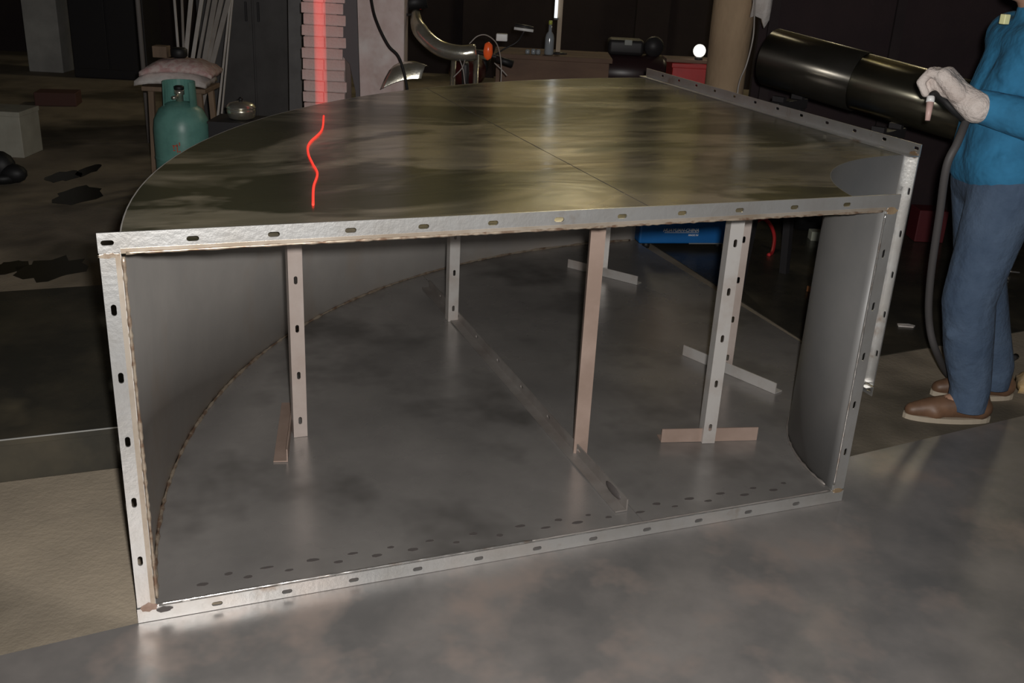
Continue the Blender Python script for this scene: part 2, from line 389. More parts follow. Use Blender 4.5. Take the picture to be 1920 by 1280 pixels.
patch((W-w*0.5, -0.0, w-0.004), 0.020, 0.0012, 0.009, M_OCHRE)
patch((PX-0.006, CY+r-w*0.4, H-w+0.004), 0.003, 0.02, 0.012, M_OCHRE)
# row of dark heat marks on the bottom sheet behind the lower bar, where the flange is stitched on below
hm = MB(); rnd = random.Random(5); k = 0; x = 0.16
while x < W-0.12:
    yy = 0.055+(0.028 if k % 2 else 0.0); rx = rnd.uniform(0.010, 0.018); ry = rnd.uniform(0.005, 0.009)
    hm.prism([(x+rx*math.cos(i*math.pi/5)*rnd.uniform(.8, 1.1), yy+ry*math.sin(i*math.pi/5)*rnd.uniform(.8, 1.1)) for i in range(10)], w-0.001, w-0.0002)
    x += rnd.uniform(0.045, 0.075); k += 1
o = hm.build('heat_marks', M_HEATSHADE, duct); o['kind'] = 'stuff'
# long seam bar on the bottom sheet, and the matching seam ridge on top
sb = angle('seam_bar', (1.385, 0.07, w+0.001), Y, -X, Z, 2.10, [0.35+0.26*k for k in range(7)], M_DIAG, duct, off=0.55)
MB().ball((0, 0, 0), 1, 14, (.010, .055, .016)).build('end_hole_shade', M_HEATSHADE, sb, xf=Matrix.Translation((1.383, 0.16, w+0.022)))  # dark ellipsoid stands in for the shade inside the bar's end hole
bead('seam_ridge', [(XS+0.001, 0.05, H-w), (XS+0.001, CY+RO*math.sin(a_seam)-0.02, H-w)], 0.0010, M_HEATSHADE, duct, 0.05, 0.3, 9)
# braces between bottom and top sheet
ZB, ZT = w, H-w-T
def brace(px, py, ang, material, foot=None, fmat=None, slots=True, wid=0.045, zb=0.0, leg=None):
    e1 = Vector((math.cos(ang), math.sin(ang), 0)); e2 = Vector((-math.sin(ang), math.cos(ang), 0))
    L = ZT-ZB-zb
    o = angle('brace_post', (px, py, ZB+zb), Z, e2, e1, L, [0.06+0.163*k for k in range(6) if 0.06+0.163*k < L-0.02] if slots else [], material, duct, wid=wid, leg=leg)
    if foot:
        p, q = Vector((*foot[0], ZB)), Vector((*foot[1], ZB)); d = (q-p).normalized()
        angle('brace_foot', p, d, Vector((-d.y, d.x, 0)), Z, (q-p).length, [], fmat or material, o, wid=foot[2] if len(foot) > 2 else 0.045)
    return o
brace(0.515, 0.80, 0.0, M_BRACEP, ((0.47, 0.64), (0.56, 1.06)), M_BRACER)
brace(1.335, 1.715, 0.0, M_BRACE)
brace(1.372, 0.44, math.radians(-20), M_BRACER, slots=False, leg=0.045)
brace(1.835, 0.395, math.radians(-12), M_BRACE, ((1.70, 0.44), (2.035, 0.365), 0.05), M_BRACER)
brace(2.235, 0.93, math.radians(-22), M_BRACEP, ((2.17, 1.12), (2.325, 0.68)), M_BRACE)
brace(2.275, 2.17, math.radians(-20), M_BRACE, ((2.175, 2.33), (2.405, 1.99)), M_BRACE, slots=False)

# red reflection in the top sheet, built as a glowing line laid on it
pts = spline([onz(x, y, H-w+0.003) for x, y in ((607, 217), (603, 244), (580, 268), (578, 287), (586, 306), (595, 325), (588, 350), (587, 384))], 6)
MB().tube(pts, 0.0034, 6).build('red_reflection_line', M_RED)
tag(bpy.data.objects['red_reflection_line'], 'thin wavering red reflection built as a glowing line on the duct top', 'light')

# ================================================================== AROUND THE DUCT
def gp(px, py, D):
    p = at(px, py, D); return Vector((p.x, p.y, FZ))
# low dark platform on the left
pl = thing('low_platform', 'low dark steel platform on the floor left of the duct', 'platform', (0, 0, FZ))
b = MB(); b.box((-2.6, 0.84, 0), (0.05, 2.2, 0.135)); b.build('platform_body', M_DARKSHEET, pl, 0.004)
b = MB(); b.box((-2.6, 0.815, 0.137), (0.07, 2.22, 0.160)); ts = b.build('cover_sheet', M_DARKSHEET, pl)
b = MB(); b.box((-2.6, 0.811, 0.157), (0.07, 0.814, 0.161)); b.build('bright_edge', M_SHEETEDGE, ts)
# dark plate outside the duct's side opening
b = MB(); b.prism([(2.86, 0.98), (6.2, 1.3), (6.6, 5.0), (3.0, 5.2)], FZ, FZ+0.004)
tag(b.build('dark_floor_sheet', M_DARKSHEET), 'dark oily sheet on the floor beyond the side opening', 'steel sheet')
# oil stains
M_OIL = mat('spilt oil', (0.015, 0.013, 0.010), 0.25)
def blob2d(rx, ry, n, rnd): return [(rx*math.cos(2*math.pi*i/n)*rnd.uniform(.7, 1.15), ry*math.sin(2*math.pi*i/n)*rnd.uniform(.65, 1.2)) for i in range(n)]
for i, (px, py, rx, ry, lb) in enumerate(((95, 505, .16, .20, 'dark oil stain nearest the platform back edge'), (20, 500, .08, .12, 'small dark oil stain at the left picture edge'),
                                    (150, 365, .13, .25, 'dark oil stain in front of the teal gas bottle'), (120, 330, .10, .2, 'dark oil stain farthest back on the left floor'), (165, 320, .06, .2, 'narrow dark oil stain left of the gas bottle'))):
    rnd = random.Random(20+i); o = MB().prism(blob2d(rx, ry, 18, rnd), 0, 0.0015).build('oil_stain', M_OIL)
    o.location = onz(px, py, FZ); o.rotation_euler.z = -YAW; tag(o, lb, 'stain', 'oil stains')

# ---- gas bottle
M_TEAL = mat('teal paint', (0.16, 0.37, 0.32), 0.38, 0.0, (0.11, 0.27, 0.235), 9, 0.4, 0.7, 0.03, 20)
M_REDPAINT = mat('red paint', (0.55, 0.10, 0.05), 0.6)
gb = thing('gas_bottle', 'teal gas bottle with a valve collar and red mark', 'gas bottle', gp(338, 200, 6.0), -YAW)
MB().lathe([(0.11, 0), (0.125, 0.04), (0.13, 0.05), (0.158, 0.09), (0.163, 0.14), (0.163, 0.47), (0.155, 0.53), (0.125, 0.59), (0.075, 0.625), (0.02, 0.635)], 32).build('bottle_body', M_TEAL, gb)
b = MB(); b.lathe([(0.164, 0.295), (0.1655, 0.30), (0.1655, 0.31), (0.164, 0.315)], 32, caps=False); b.build('weld_band', M_TEAL, gb)
vs = []; fs = []; n = 20
for k in range(n+1):
    a = math.radians(-35+k*(250/n))
    for (rr, z) in ((0.098, 0.60), (0.094, 0.75), (0.090, 0.75), (0.094, 0.60)): vs.append((rr*math.cos(a), rr*math.sin(a), z))
for k in range(n):
    for j in range(4): fs.append((k*4+j, k*4+(j+1) % 4, k*4+4+(j+1) % 4, k*4+4+j))
fs += [(0, 1, 2, 3), (n*4+3, n*4+2, n*4+1, n*4)]
MB().add(vs, fs).build('valve_collar', M_TEAL, gb)
b = MB(); b.lathe([(0.022, 0.625), (0.022, 0.67), (0.03, 0.675), (0.03, 0.70)], 12); b.tube([(0, 0, .66), (-.02, -.06, .66)], 0.012); v = b.build('valve', M_CHROME, gb)
MB().lathe([(0.026, 0.70), (0.03, 0.705), (0.03, 0.72), (0.02, 0.725)], 12).build('hand_wheel', M_BLACK, v)
b = MB()
for (x, z, dx, dz) in ((-.012, .40, .03, .006), (.0, .385, .006, .05), (-.018, .372, .012, .006), (.012, .366, .012, .006), (.014, .41, .006, .02), (-.02, .392, .006, .02)):
    b.box((x-dx/2, -0.1655, z-dz/2), (x+dx/2, -0.160, z+dz/2))
o = b.build('painted_mark', M_REDPAINT, gb); o.rotation_euler.z = 0.12
# ---- stool with cloth
M_WOOD = mat('old wood', (0.26, 0.18, 0.12), 0.75, 0, (0.16, 0.11, 0.075), 7, stretch=(1, 1, 0.2))
M_PINK = mat('pink striped cloth', (0.55, 0.34, 0.33), 0.95, 0, (0.68, 0.55, 0.52), 30, 0.4, 0.6, 0.2, 60)
M_WHITE = mat('off white cloth', (0.66, 0.62, 0.60), 0.95, 0, (0.55, 0.50, 0.47), 12, 0.4, 0.6, 0.2, 40)
st = thing('stool', 'wooden stool behind the teal gas bottle', 'stool', gp(340, 160, 6.4), -YAW)
ZS = at(340, 158, 6.4).z-FZ
MB().box((-.2, -.16, ZS-.03), (.2, .16, ZS)).build('seat', M_WOOD, st, 0.006)
for sx in (-1, 1):
    for sy in (-1, 1):
        MB().bar((sx*.17, sy*.13, 0), (sx*.15, sy*.12, ZS-.03), .035, .035).build('leg', M_WOOD, st, 0.004)
for sy in (-1, 1): MB().bar((-.165, sy*.127, .2), (.165, sy*.127, .2), .02, .03).build('stretcher', M_WOOD, st, 0.003)
def pad(name, x0, x1, y0, y1, z0, h, material, parent, seed, droop=0.0):
    rnd = random.Random(seed); nx, ny = 14, 8; b = MB(); vs = []; fs = []
    for lay in (0, 1):
        for j in range(ny+1):
            for i in range(nx+1):
                u, v_ = i/nx, j/ny; e = (1-abs(2*u-1)**4)*(1-abs(2*v_-1)**4)
                z = z0+(h*(0.35+0.65*e)+rnd.uniform(-.006, .006) if lay else 0)-droop*(abs(2*u-1)**3)
                vs.append((x0+(x1-x0)*u+rnd.uniform(-.006, .006), y0+(y1-y0)*v_+rnd.uniform(-.004, .004), z))
    q = (nx+1)*(ny+1)
    for j in range(ny):
        for i in range(nx):
            a = j*(nx+1)+i; fs += [(a+1, a, a+nx+1, a+nx+2), (q+a, q+a+1, q+a+nx+2, q+a+nx+1)]
    for i in range(nx): fs += [(i, i+1, q+i+1, q+i), (ny*(nx+1)+i+1, ny*(nx+1)+i, q+ny*(nx+1)+i, q+ny*(nx+1)+i+1)]
    for j in range(ny): a = j*(nx+1); c = a+nx; fs += [(a+nx+1, a, q+a, q+a+nx+1), (c, c+nx+1, q+c+nx+1, q+c)]
    b.add(vs, fs, True); return b.build(name, material, parent)
cl = thing('folded_cloth', 'folded white and pink cloth lying on the stool', 'cloth', st.location+Vector((0, 0, ZS+.028)), -YAW+0.08)
pad('white_layer', -.235, .19, -.20, .16, 0.0, .075, M_WHITE, cl, 3, 0.02)
pad('pink_layer', -.20, .23, -.19, .17, .068, .065, M_PINK, cl, 4, 0.03)
o = MB().box((-.045, -.04, 0), (.045, .04, .07)).build('small_block', M_WOOD, bevel=0.004); o.location = st.location+HR*(-.11)+Vector((0, 0, ZS+.162)); o.rotation_euler.z = -YAW
tag(o, 'small brown block on the folded cloth', 'block')
o = MB().lathe([(.04, 0), (.052, .012), (.052, .05), (.04, .06)], 18).build('black_tin', M_BLACK); o.location = st.location+HR*(.0)+Vector((0, 0, ZS+.165)); tag(o, 'black round tin on the folded cloth', 'tin')
# ---- leaning pale strips
M_STRIP = mat('pale metal strip', (0.78, 0.74, 0.71), 0.5, 0.2, (0.62, 0.57, 0.53), 5)
M_STRIP2 = mat('dull strip', (0.50, 0.465, 0.44), 0.55, 0.2, (0.38, 0.34, 0.31), 5)
strips = [(327, 336, 115, .016, 0, 'leftmost'), (341, 345, 110, .016, 1, 'second from left'), (358, 348, 110, .030, 0, 'third from left'), (378, 361, 112, .028, 0, 'fourth from left'), (392, 371, 115, .022, 1, 'fifth from left'),
          (403, 382, 120, .036, 1, 'fifth from right'), (415, 388, 122, .032, 1, 'fourth from right'), (428, 396, 126, .034, 1, 'third from right'), (432, 420, 110, .014, 0, 'second from right'), (436, 418, 190, .012, 0, 'rightmost')]
for i, (x0, x1, y1, wd_, mt, nm) in enumerate(strips):
    D = 7.0+0.03*((i*3) % 10); q = at(x0, 0, D+.10); p = at(x1, y1, D); d = q-p
    lo = p+d*((FZ+0.003-p.z)/d.z); hi = p+d*((1.75+.07*(i % 4)-p.z)/d.z)
    b = MB(); b.bar(lo, hi, wd_, .008, up=(HF.x, HF.y, 0)); o = b.build('leaning_strip', M_STRIP2 if mt else M_STRIP, bevel=0.001)
    tag(o, 'pale strip leaning against the grey cabinet, %s of the bundle' % nm, 'metal strip', 'leaning pale strips')
# ---- cabinet
M_CAB = mat('grey cabinet paint', (0.105, 0.10, 0.10), 0.55, 0.1, (0.075, 0.07, 0.07), 4)
c0 = gp(430, 60, 7.1)
cb = thing('grey_cabinet', 'tall dark grey cabinet beside the brick pier', 'cabinet', gp(476, 60, 8.2), -YAW)
MB().box((-.46, 0, 0), (.46, .45, 1.85)).build('cabinet_body', M_CAB, cb, 0.006)
for sx in (-1, 1):
    d = MB().box((min(0.008*sx, (.44)*sx), -.018, .08), (max(0.008*sx, (.44)*sx), -.001, 1.80)).build('door', M_CAB, cb, 0.004)
    MB().box((.05*sx-.008, -.04, .9), (.05*sx+.008, -.019, 1.05)).build('handle', M_DARK, d, 0.003)
o = MB().bar((0, 0, 0), (0.02, .06, 1.7), .09, .012, up=(0, 1, 0)).build('leaning_board', M_STRIP2, bevel=0.002); o.location = gp(548, 60, 6.95); o.rotation_euler.z = -YAW
o.data.materials[0] = mat('grey board', (0.17, 0.165, 0.165), 0.6, 0, (0.12, 0.115, 0.115), 5)
tag(o, 'grey board leaning upright left of the brick pier', 'board')
# ---- pot on a crate
cr = thing('dark_crate', 'dark wooden crate under the silver pot', 'crate', gp(452, 205, 6.0), -YAW)
ZP = at(452, 224, 6.0).z-FZ
for k in range(4):
    z = k*ZP/4
    for sy in (-1, 1): MB().box((-.16, sy*.13-.008, z+.01), (.16, sy*.13+.008, z+ZP/4-.01)).build('slat', M_DARK, cr)
    for sx in (-1, 1): MB().box((sx*.152-.008, -.12, z+.01), (sx*.152+.008, .12, z+ZP/4-.01)).build('slat', M_DARK, cr)
MB().box((-.165, -.142, ZP-.012), (.165, .142, ZP)).build('lid_board', M_DARK, cr)
pt = thing('silver_pot', 'shiny round silver pot with a lid', 'pot', cr.location+Vector((0, 0, ZP)), -YAW)
MB().lathe([(.055, 0), (.078, .012), (.085, .05), (.082, .062), (.074, .066)], 26).build('pot_body', M_CHROME, pt)
l = MB().lathe([(.088, .066), (.088, .072), (.07, .092), (.03, .104), (.008, .106)], 26).build('lid', M_CHROME, pt)
MB().ball((0, 0, .115), .014).build('knob', M_BLACK, l)
# ---- brick pier
M_BRICK = mat('pale pink brick', (0.72, 0.56, 0.53), 0.9, 0, (0.55, 0.37, 0.33), 11, 0.4, 0.65, 0.3, 40, col3=(0.78, 0.72, 0.70), scale3=3, lo3=0.45, hi3=0.6)
M_MORTAR = mat('mortar', (0.48, 0.40, 0.38), 0.95)
pier = thing('brick_pier', None, None, gp(616, 100, 6.1), -YAW); struct(pier)
MB().box((-.118, -.11, 0), (.118, .11, 2.2)).build('mortar_core', M_MORTAR, pier)
bm_ = MB().box((-.062, -.012, 0), (.062, .012, .060)).build('brick', M_BRICK, pier, 0.004)
mesh_b = bm_.data; first = True; rnd = random.Random(11)
for k in range(34):
    offs = (-.064, .062) if k % 2 else (-.072, .050)
    for i, ox in enumerate(offs):
        o = bm_ if first else bm_.copy()
        if not first: COL.objects.link(o)
        first = False
        o.location = (ox+rnd.uniform(-.006, .006), -.112+rnd.uniform(-.01, .004), .012+k*.064)
        o.rotation_euler = (rnd.uniform(-.02, .02), rnd.uniform(-.02, .02), rnd.uniform(-.04, .04))
# soft red light column in front of the pier
p0 = at(603, 203, 5.7); p1 = at(598, -30, 5.8)
dd = p1-p0; lo = p0+dd*((0.02-p0.z)/dd.z)
rl = thing('red_light_tube', 'upright red glowing light tube before the brick pier', 'light', (lo.x, lo.y, FZ))
MB().tube([p0-Vector((lo.x, lo.y, FZ)), p1-Vector((lo.x, lo.y, FZ))], 0.036, 16).build('glowing_tube', M_REDSOFT, rl)
MB().tube([(0, 0, .015), p0-Vector((lo.x, lo.y, FZ))], 0.012, 8).build('pole', M_DARK, rl)
MB().lathe([(.11, 0), (.11, .012), (.02, .02)], 18).build('base', M_DARK, rl)
# ---- dark pointed board and pinkish pillar
M_SLATE = mat('slate grey board', (0.085, 0.082, 0.088), 0.6)
db = gp(655, 60, 5.95); t_ = lambda x, y: ((at(x, y, 5.95)-db).dot(HR), (at(x, y, 5.95)-db).z)
poly = [t_(634, -60), t_(634, 100), t_(652, 122), t_(660, 178), (t_(660, 178)[0], 0), (t_(668, 178)[0], 0), t_(668, 178), t_(675, -60)]
o = MB().prism(poly, -.012, .012).build('pointed_board', M_SLATE, xf=Matrix.Rotation(math.pi/2, 4, 'X'), bevel=0.002)
o.location = db; o.rotation_euler.z = -YAW; tag(o, 'dark slate grey board with a narrow foot beside the pier', 'board')
M_PLASTER = mat('stained pinkish plaster', (0.74, 0.62, 0.60), 0.9, 0, (0.58, 0.44, 0.41), 4.5, 0.4, 0.65, 0.15, 25, col3=(0.82, 0.76, 0.74), scale3=2.4, lo3=0.5, hi3=0.62)
o = MB().box((-.15, 0, 0), (.15, .2, 2.2)).build('plaster_pillar', M_PLASTER, bevel=0.01); o.location = gp(712, 60, 6.15); o.rotation_euler.z = -YAW; struct(o)
o = MB().tube(spline([at(685, -90, 5.9), at(697, 5, 5.9), at(708, 45, 5.88), at(728, 85, 5.88), at(750, 112, 5.88), at(765, 180, 5.88), at(770, 300, 5.8)], 6), .009, 8).build('black_cable', M_BLACK)
tag(o, 'black cable hanging before the pinkish pillar', 'cable')

# ---- motorbike behind the duct
M_ORANGE = mat('orange lens', (0.85, 0.13, 0.03), 0.25, emit=(0.9, 0.1, 0.02), estr=0.10)
mbp = gp(868, 100, 6.25); mk = thing('motorbike', 'dark motorbike with chrome handlebar and orange indicator behind the duct', 'motorbike', mbp, -YAW)
def L(px, py, D): v = at(px, py, D)-mbp; return Vector((v.dot(HR), v.dot(HF), v.z))
hb = MB().tube(spline([L(779, 24, 6.25), L(783, 48, 6.2), L(800, 72, 6.18), L(828, 92, 6.16), L(865, 100, 6.14), L(893, 97, 6.14)], 6),
               [.026+.022*min(1, i/8) for i in range(30)]+[.044], 16).build('handlebar_cover', M_CHROME, mk)
MB().tube([L(893, 97, 6.14), L(935, 108, 6.16), L(950, 114, 6.16)], .012, 10).build('handlebar', M_DARK, mk)
MB().tube([L(930, 110, 6.12), L(962, 120, 6.12)], [.02, .022], 12).build('grip', M_BLACK, mk)
MB().lathe([(.008, -.03), (.026, -.018), (.032, 0), (.026, .03), (.008, .04)], 16, axis=(0.1, -.3, 1)).build('indicator', M_ORANGE, mk, xf=Matrix.Translation(L(915, 98, 6.08))@Matrix.Diagonal((.9, .9, 1.5, 1)))
m_ = MB().tube([L(966, 47, 6.15), L(1000, 53, 6.15)], [.021, .021], 12, .55).build('mirror', M_DARK, mk)
MB().tube([L(964, 53, 6.10), L(1000, 58, 6.10)], .009, 10).build('mirror_rim', mat('white plastic', (.75, .75, .75), .4), m_)
MB().tube(spline([L(983, 58, 6.15), L(970, 78, 6.2), L(945, 92, 6.2), L(925, 105, 6.18)], 5), .005, 8).build('mirror_stalk', M_DARK, mk)
MB().box((-.035, -.02, -.022), (.035, .02, .022)).build('brake_reservoir', mat('white plastic', (.75, .75, .75), .4), mk, 0.006, xf=Matrix.Translation(L(941, 70, 6.15)))
for pts_ in ([(880, 82, 6.1), (895, 68, 6.1), (912, 66, 6.1), (930, 80, 6.08), (938, 105, 6.06), (940, 135, 6.06), (938, 170, 6.1)],
             [(862, 112, 6.1), (868, 130, 6.1), (872, 160, 6.15)], [(872, 112, 6.1), (866, 128, 6.08), (850, 145, 6.1)], [(927, 118, 6.06), (940, 130, 6.06), (951, 142, 6.08)]):
    MB().tube(spline([L(*p) for p in pts_], 6), .0035, 6).build('control_cable', M_STRIP2, mk)
MB().tube(spline([L(725, 18, 6.2), L(745, 22, 6.2), L(765, 28, 6.22), L(779, 22, 6.25)], 4), .007, 8).build('clutch_lever', M_DARK, mk)
MB().ball(L(788, 14, 6.35), .012).build('tail_lamp', mat('small red lamp', (.5, .03, .02), .3, emit=(1, .03, .02), estr=.3), mk)
MB().tube([L(752, 8, 6.3), L(800, 0, 6.3)], [.045, .05], 14).build('left_grip', M_BLACK, mk)
# curved chrome shield plate
vs = []; fs = []; nn = 10
A0, A1, B0, B1 = L(713, 167, 6.0), L(790, 147, 6.0), L(747, 118, 6.03), L(803, 124, 6.02)
for lay in (0, 1):
    for i in range(nn+1):
        for j in range(5):
            u, v_ = i/nn, j/4; p = A0.lerp(A1, u).lerp(B0.lerp(B1, u), v_); p = p+Vector((0, 0, .035*math.sin(math.pi*v_)+.02*math.sin(math.pi*u)-(0.004 if lay else 0))); vs.append(p)
q = (nn+1)*5
for i in range(nn):
    for j in range(4):
        a = i*5+j; fs += [(a, a+5, a+6, a+1), (q+a+1, q+a+6, q+a+5, q+a)]
for i in range(nn): a = i*5; fs += [(a+5, a, q+a, q+a+5), (a+4, a+9, q+a+9, q+a+4)]
for j in range(4): fs += [(j, j+1, q+j+1, q+j), (nn*5+j+1, nn*5+j, q+nn*5+j, q+nn*5+j+1)]
MB().add(vs, fs, True).build('chrome_shield', M_CHROME, mk)
def wheel(nm, y):
    t = MB(); pts = [(0.0, y+.27*math.sin(a), .32+.27*math.cos(a)) for a in [2*math.pi*i/28 for i in range(29)]]
    o = MB().tube(pts, .05, 10).build(nm, M_BLACK, mk)
    MB().lathe([(.225, -.03), (.235, -.03), (.235, .03), (.225, .03)], 28, (0, y, .32), (1, 0, 0), caps=False).build('rim', M_CHROME, o)
    b = MB()
    for i in range(10):
        a = 2*math.pi*i/10; b.tube([(0, y, .32), (0, y+.23*math.sin(a), .32+.23*math.cos(a))], .004, 5)
    b.lathe([(.04, -.05), (.04, .05)], 14, (0, y, .32), (1, 0, 0)); b.build('spokes', M_CHROME, o)
wheel('front_wheel', .12); wheel('rear_wheel', 1.4)
for sx in (-.08, .08): MB().tube([(sx, .12, .32), (sx*.9, .25, .92)], .018, 10).build('fork_leg', M_CHROME, mk)
MB().tube([(0, .26, .86), (0, .5, .5), (0, 1.0, .45), (0, 1.4, .32)], .025, 10).build('frame_tube', M_DARK, mk)
MB().ball((0, .55, .78), .16, 18, (.8, 1.5, .75)).build('fuel_tank', mat('dark red paint', (.06, .012, .012), .25), mk)
MB().box((-.13, .78, .74), (.13, 1.4, .84)).build('seat', M_BLACK, mk, 0.03)
MB().box((-.12, .45, .3), (.12, .85, .6)).build('engine', M_DARK, mk, 0.03)

# ---- workbench with bottle, lamp and jars
M_BENCH = mat('reddish brown timber', (0.20, 0.125, 0.085), 0.8, 0, (0.13, 0.08, 0.06), 6, stretch=(.3, 1, 1))
bp = gp(1040, 104, 6.9); ZBn = at(1040, 106, 6.9).z-FZ
bn = thing('workbench', 'reddish brown timber workbench beyond the duct', 'workbench', bp, -YAW)
for k in range(3): MB().box((-.42, .01+k*.16, ZBn-.03), (.40, .155+k*.16, ZBn)).build('top_plank', M_BENCH, bn, 0.003)
MB().box((-.40, .02, ZBn-.20), (.38, .04, ZBn-.031)).build('front_board', M_BENCH, bn, 0.003)
for sx in (-.37, .35):
    for sy in (.06, .43): MB().box((sx-.03, sy-.03, 0), (sx+.03, sy+.03, ZBn-.031)).build('leg', M_BENCH, bn, 0.003)
def on_bench(px, py, D): p = at(px, py, D); return Vector((p.x, p.y, FZ+ZBn))
bt = thing('slim_bottle', 'slim clear bottle with a yellow cap on the workbench', 'bottle', on_bench(1029, 100, 7.0), -YAW)
M_GLASS = mat('dusty glass', (.30, .33, .36), .12, 0, spec=.9)
MB().lathe([(.03, 0), (.032, .01), (.032, .11), (.026, .135), (.012, .155), (.011, .20)], 18).build('bottle_body', M_GLASS, bt)
MB().lathe([(.013, .20), (.013, .222), (.010, .226)], 14).build('cap', mat('yellow green plastic', (.55, .6, .12), .4), bt)
lb = on_bench(1047, 98, 7.08); lp = thing('tube_lamp_stand', 'upright stand with a lit white tube on the workbench', 'lamp', lb, -YAW)
MB().box((-.02, -.006, .012), (.012, .02, .95)).build('post', mat('tan post', (.42, .33, .24), .6), lp, 0.002)
MB().tube([(-.034, -.012, .235), (-.034, -.012, .93)], .0115, 10).build('light_tube', M_LIGHT, lp)
MB().lathe([(.06, 0), (.06, .008), (.02, .012)], 16).build('base', M_DARK, lp)
for sz in (.24, .925): MB().box((-.045, -.024, sz-.012), (-.015, 0, sz)).build('tube_holder', M_DARK, lp)
for i, (px, h) in enumerate(((989, .03), (1000, .036), (1009, .034))):
    o = MB().lathe([(.014, 0), (.016, .004), (.016, h*.8), (.010, h)], 12).build('small_jar', M_GLASS); o.location = on_bench(px, 100, 6.98)
    tag(o, ['leftmost of three tiny pale jars on the workbench', 'middle of three tiny pale jars on the workbench', 'rightmost of three tiny pale jars on the workbench'][i], 'jar', 'jars on the workbench')
# ---- dark machine
mc = thing('dark_machine', 'dark low machine in the gloom left of the red crate', 'machine', gp(1180, 110, 7.9), -YAW)
M_MACH = mat('black red enamel', (.035, .018, .02), .35); ZM = at(1180, 133, 7.9).z-FZ
b = MB(); b.lathe([(.02, -.3), (.12, -.29), (.15, -.25), (.15, .25), (.12, .29), (.02, .3)], 20, (0, 0, ZM-.02), (1, 0, 0)); b.build('tank', M_MACH, mc)
MB().box((-.18, -.1, ZM+.12), (.1, .1, ZM+.24)).build('motor', M_DARK, mc, .03)
MB().lathe([(.07, -.03), (.08, 0), (.07, .03)], 18, (.18, -.02, ZM+.19), (0, 1, 0)).build('fly_wheel', M_DARK, mc)
MB().box((-.06, -.13, ZM+.2), (.0, -.1, ZM+.24)).build('switch_box', mat('grey plastic', (.35, .37, .35), .5), mc, .004)
for sx in (-.22, .22):
    for sy in (-.1, .1): MB().bar((sx, sy, 0), (sx*.9, sy*.8, ZM-.1), .03, .03).build('leg', M_DARK, mc)
# ---- red crate with planks and a round glowing globe
M_REDC = mat('red enamel', (.50, .022, .022), .5, 0, (.38, .02, .02), 5)
rc = thing('red_crate', 'bright red steel crate beside the tan column', 'crate', gp(1300, 130, 6.3), -YAW); ZR = at(1300, 119, 6.3).z-FZ
MB().box((-.13, 0, 0), (.13, .3, ZR)).build('crate_body', M_REDC, rc, .006)
MB().box((-.137, -.008, ZR-.03), (.137, .308, ZR-.002)).build('crate_rim', M_REDC, rc, .004)
for i in range(2):
    o = MB().box((-.17, 0, 0), (.14, .1, .018)).build('loose_plank', M_BENCH, bevel=.002); o.location = rc.location+HF*(.02+.12*i)+Vector((0, 0, ZR+.001)); o.rotation_euler.z = -YAW+.05*i
    tag(o, ['loose brown plank at the front edge of the red crate', 'loose brown plank at the back of the red crate'][i], 'plank', 'planks on the red crate')
rlp = thing('round_globe', 'small round glowing white globe on the red crate', 'lamp', rc.location+HR*.035+HF*.06+Vector((0, 0, ZR+.02)), -YAW)
MB().lathe([(.025, 0), (.025, .012), (.012, .018)], 14).build('socket', M_DARK, rlp)
MB().ball((0, 0, .054), .040, 18).build('globe', mat('glowing white globe', (1, 1, .97), .3, emit=(1, .98, .92), estr=.9), rlp)
# ---- tan column with bag and cable
M_TAN = mat('tan bark', (.46, .33, .21), .85, 0, (.34, .24, .15), 5, .35, .65, .3, 18, stretch=(1, 1, .4))
rnd = random.Random(4)
o = MB().lathe([(.122+rnd.uniform(-.004, .004), z) for z in [k*.2 for k in range(27)]], 24).build('tan_column', M_TAN); o.location = gp(1368, 80, 6.1); struct(o)
bg = thing('plastic_bag', 'torn white plastic bag hanging beside the tan column', 'bag', gp(1426, 20, 5.9), -YAW)
zb = at(1426, 20, 5.9).z-FZ; vs = []; fs = []
prof = [(-.065, .10), (-.062, .0), (-.05, -.04), (-.028, -.03), (0, -.045), (.022, -.06), (.036, -.095), (.045, -.05), (.062, .02), (.07, .10)]
for lay in (0, 1):
    for i, (x, z) in enumerate(prof):
        for k in range(4):
            t = k/3; vs.append((x*(1-.5*t)+.01*math.sin(i*2+k), (.02 if lay else -.02)*math.sin(math.pi*(i+.5)/10)+.006*math.sin(i*3.1+k*2), zb+z*(1-t)+.34*t))
n4 = len(prof)*4
for i in range(len(prof)-1):
    for k in range(3): a = i*4+k; fs += [(a, a+4, a+5, a+1), (n4+a+1, n4+a+5, n4+a+4, n4+a)]
for i in range(len(prof)-1): a = i*4; fs += [(a+4, a, n4+a, n4+a+4), (a+3, a+7, n4+a+7, n4+a+3)]
for k in range(3): fs += [(k, k+1, n4+k+1, n4+k), (n4-4+k+1, n4-4+k, 2*n4-4+k, 2*n4-3+k)]
MB().add(vs, fs, True).build('bag_film', M_WHITE, bg)
MB().tube([(0, 0, zb+.33), (-.03, .03, zb+.45), (-.13, .12, zb+.5)], .004, 6).build('hanging_cord', M_WHITE, bg)
o = MB().tube(spline([at(1419, -60, 5.72), at(1415, 20, 5.72), at(1412, 70, 5.72), at(1400, 120, 5.8), at(1384, 165, 5.8), at(1378, 260, 5.8)], 6), .0045, 8).build('grey_cable', M_STRIP2)
tag(o, 'thin grey cable hanging from the white bag', 'cable')
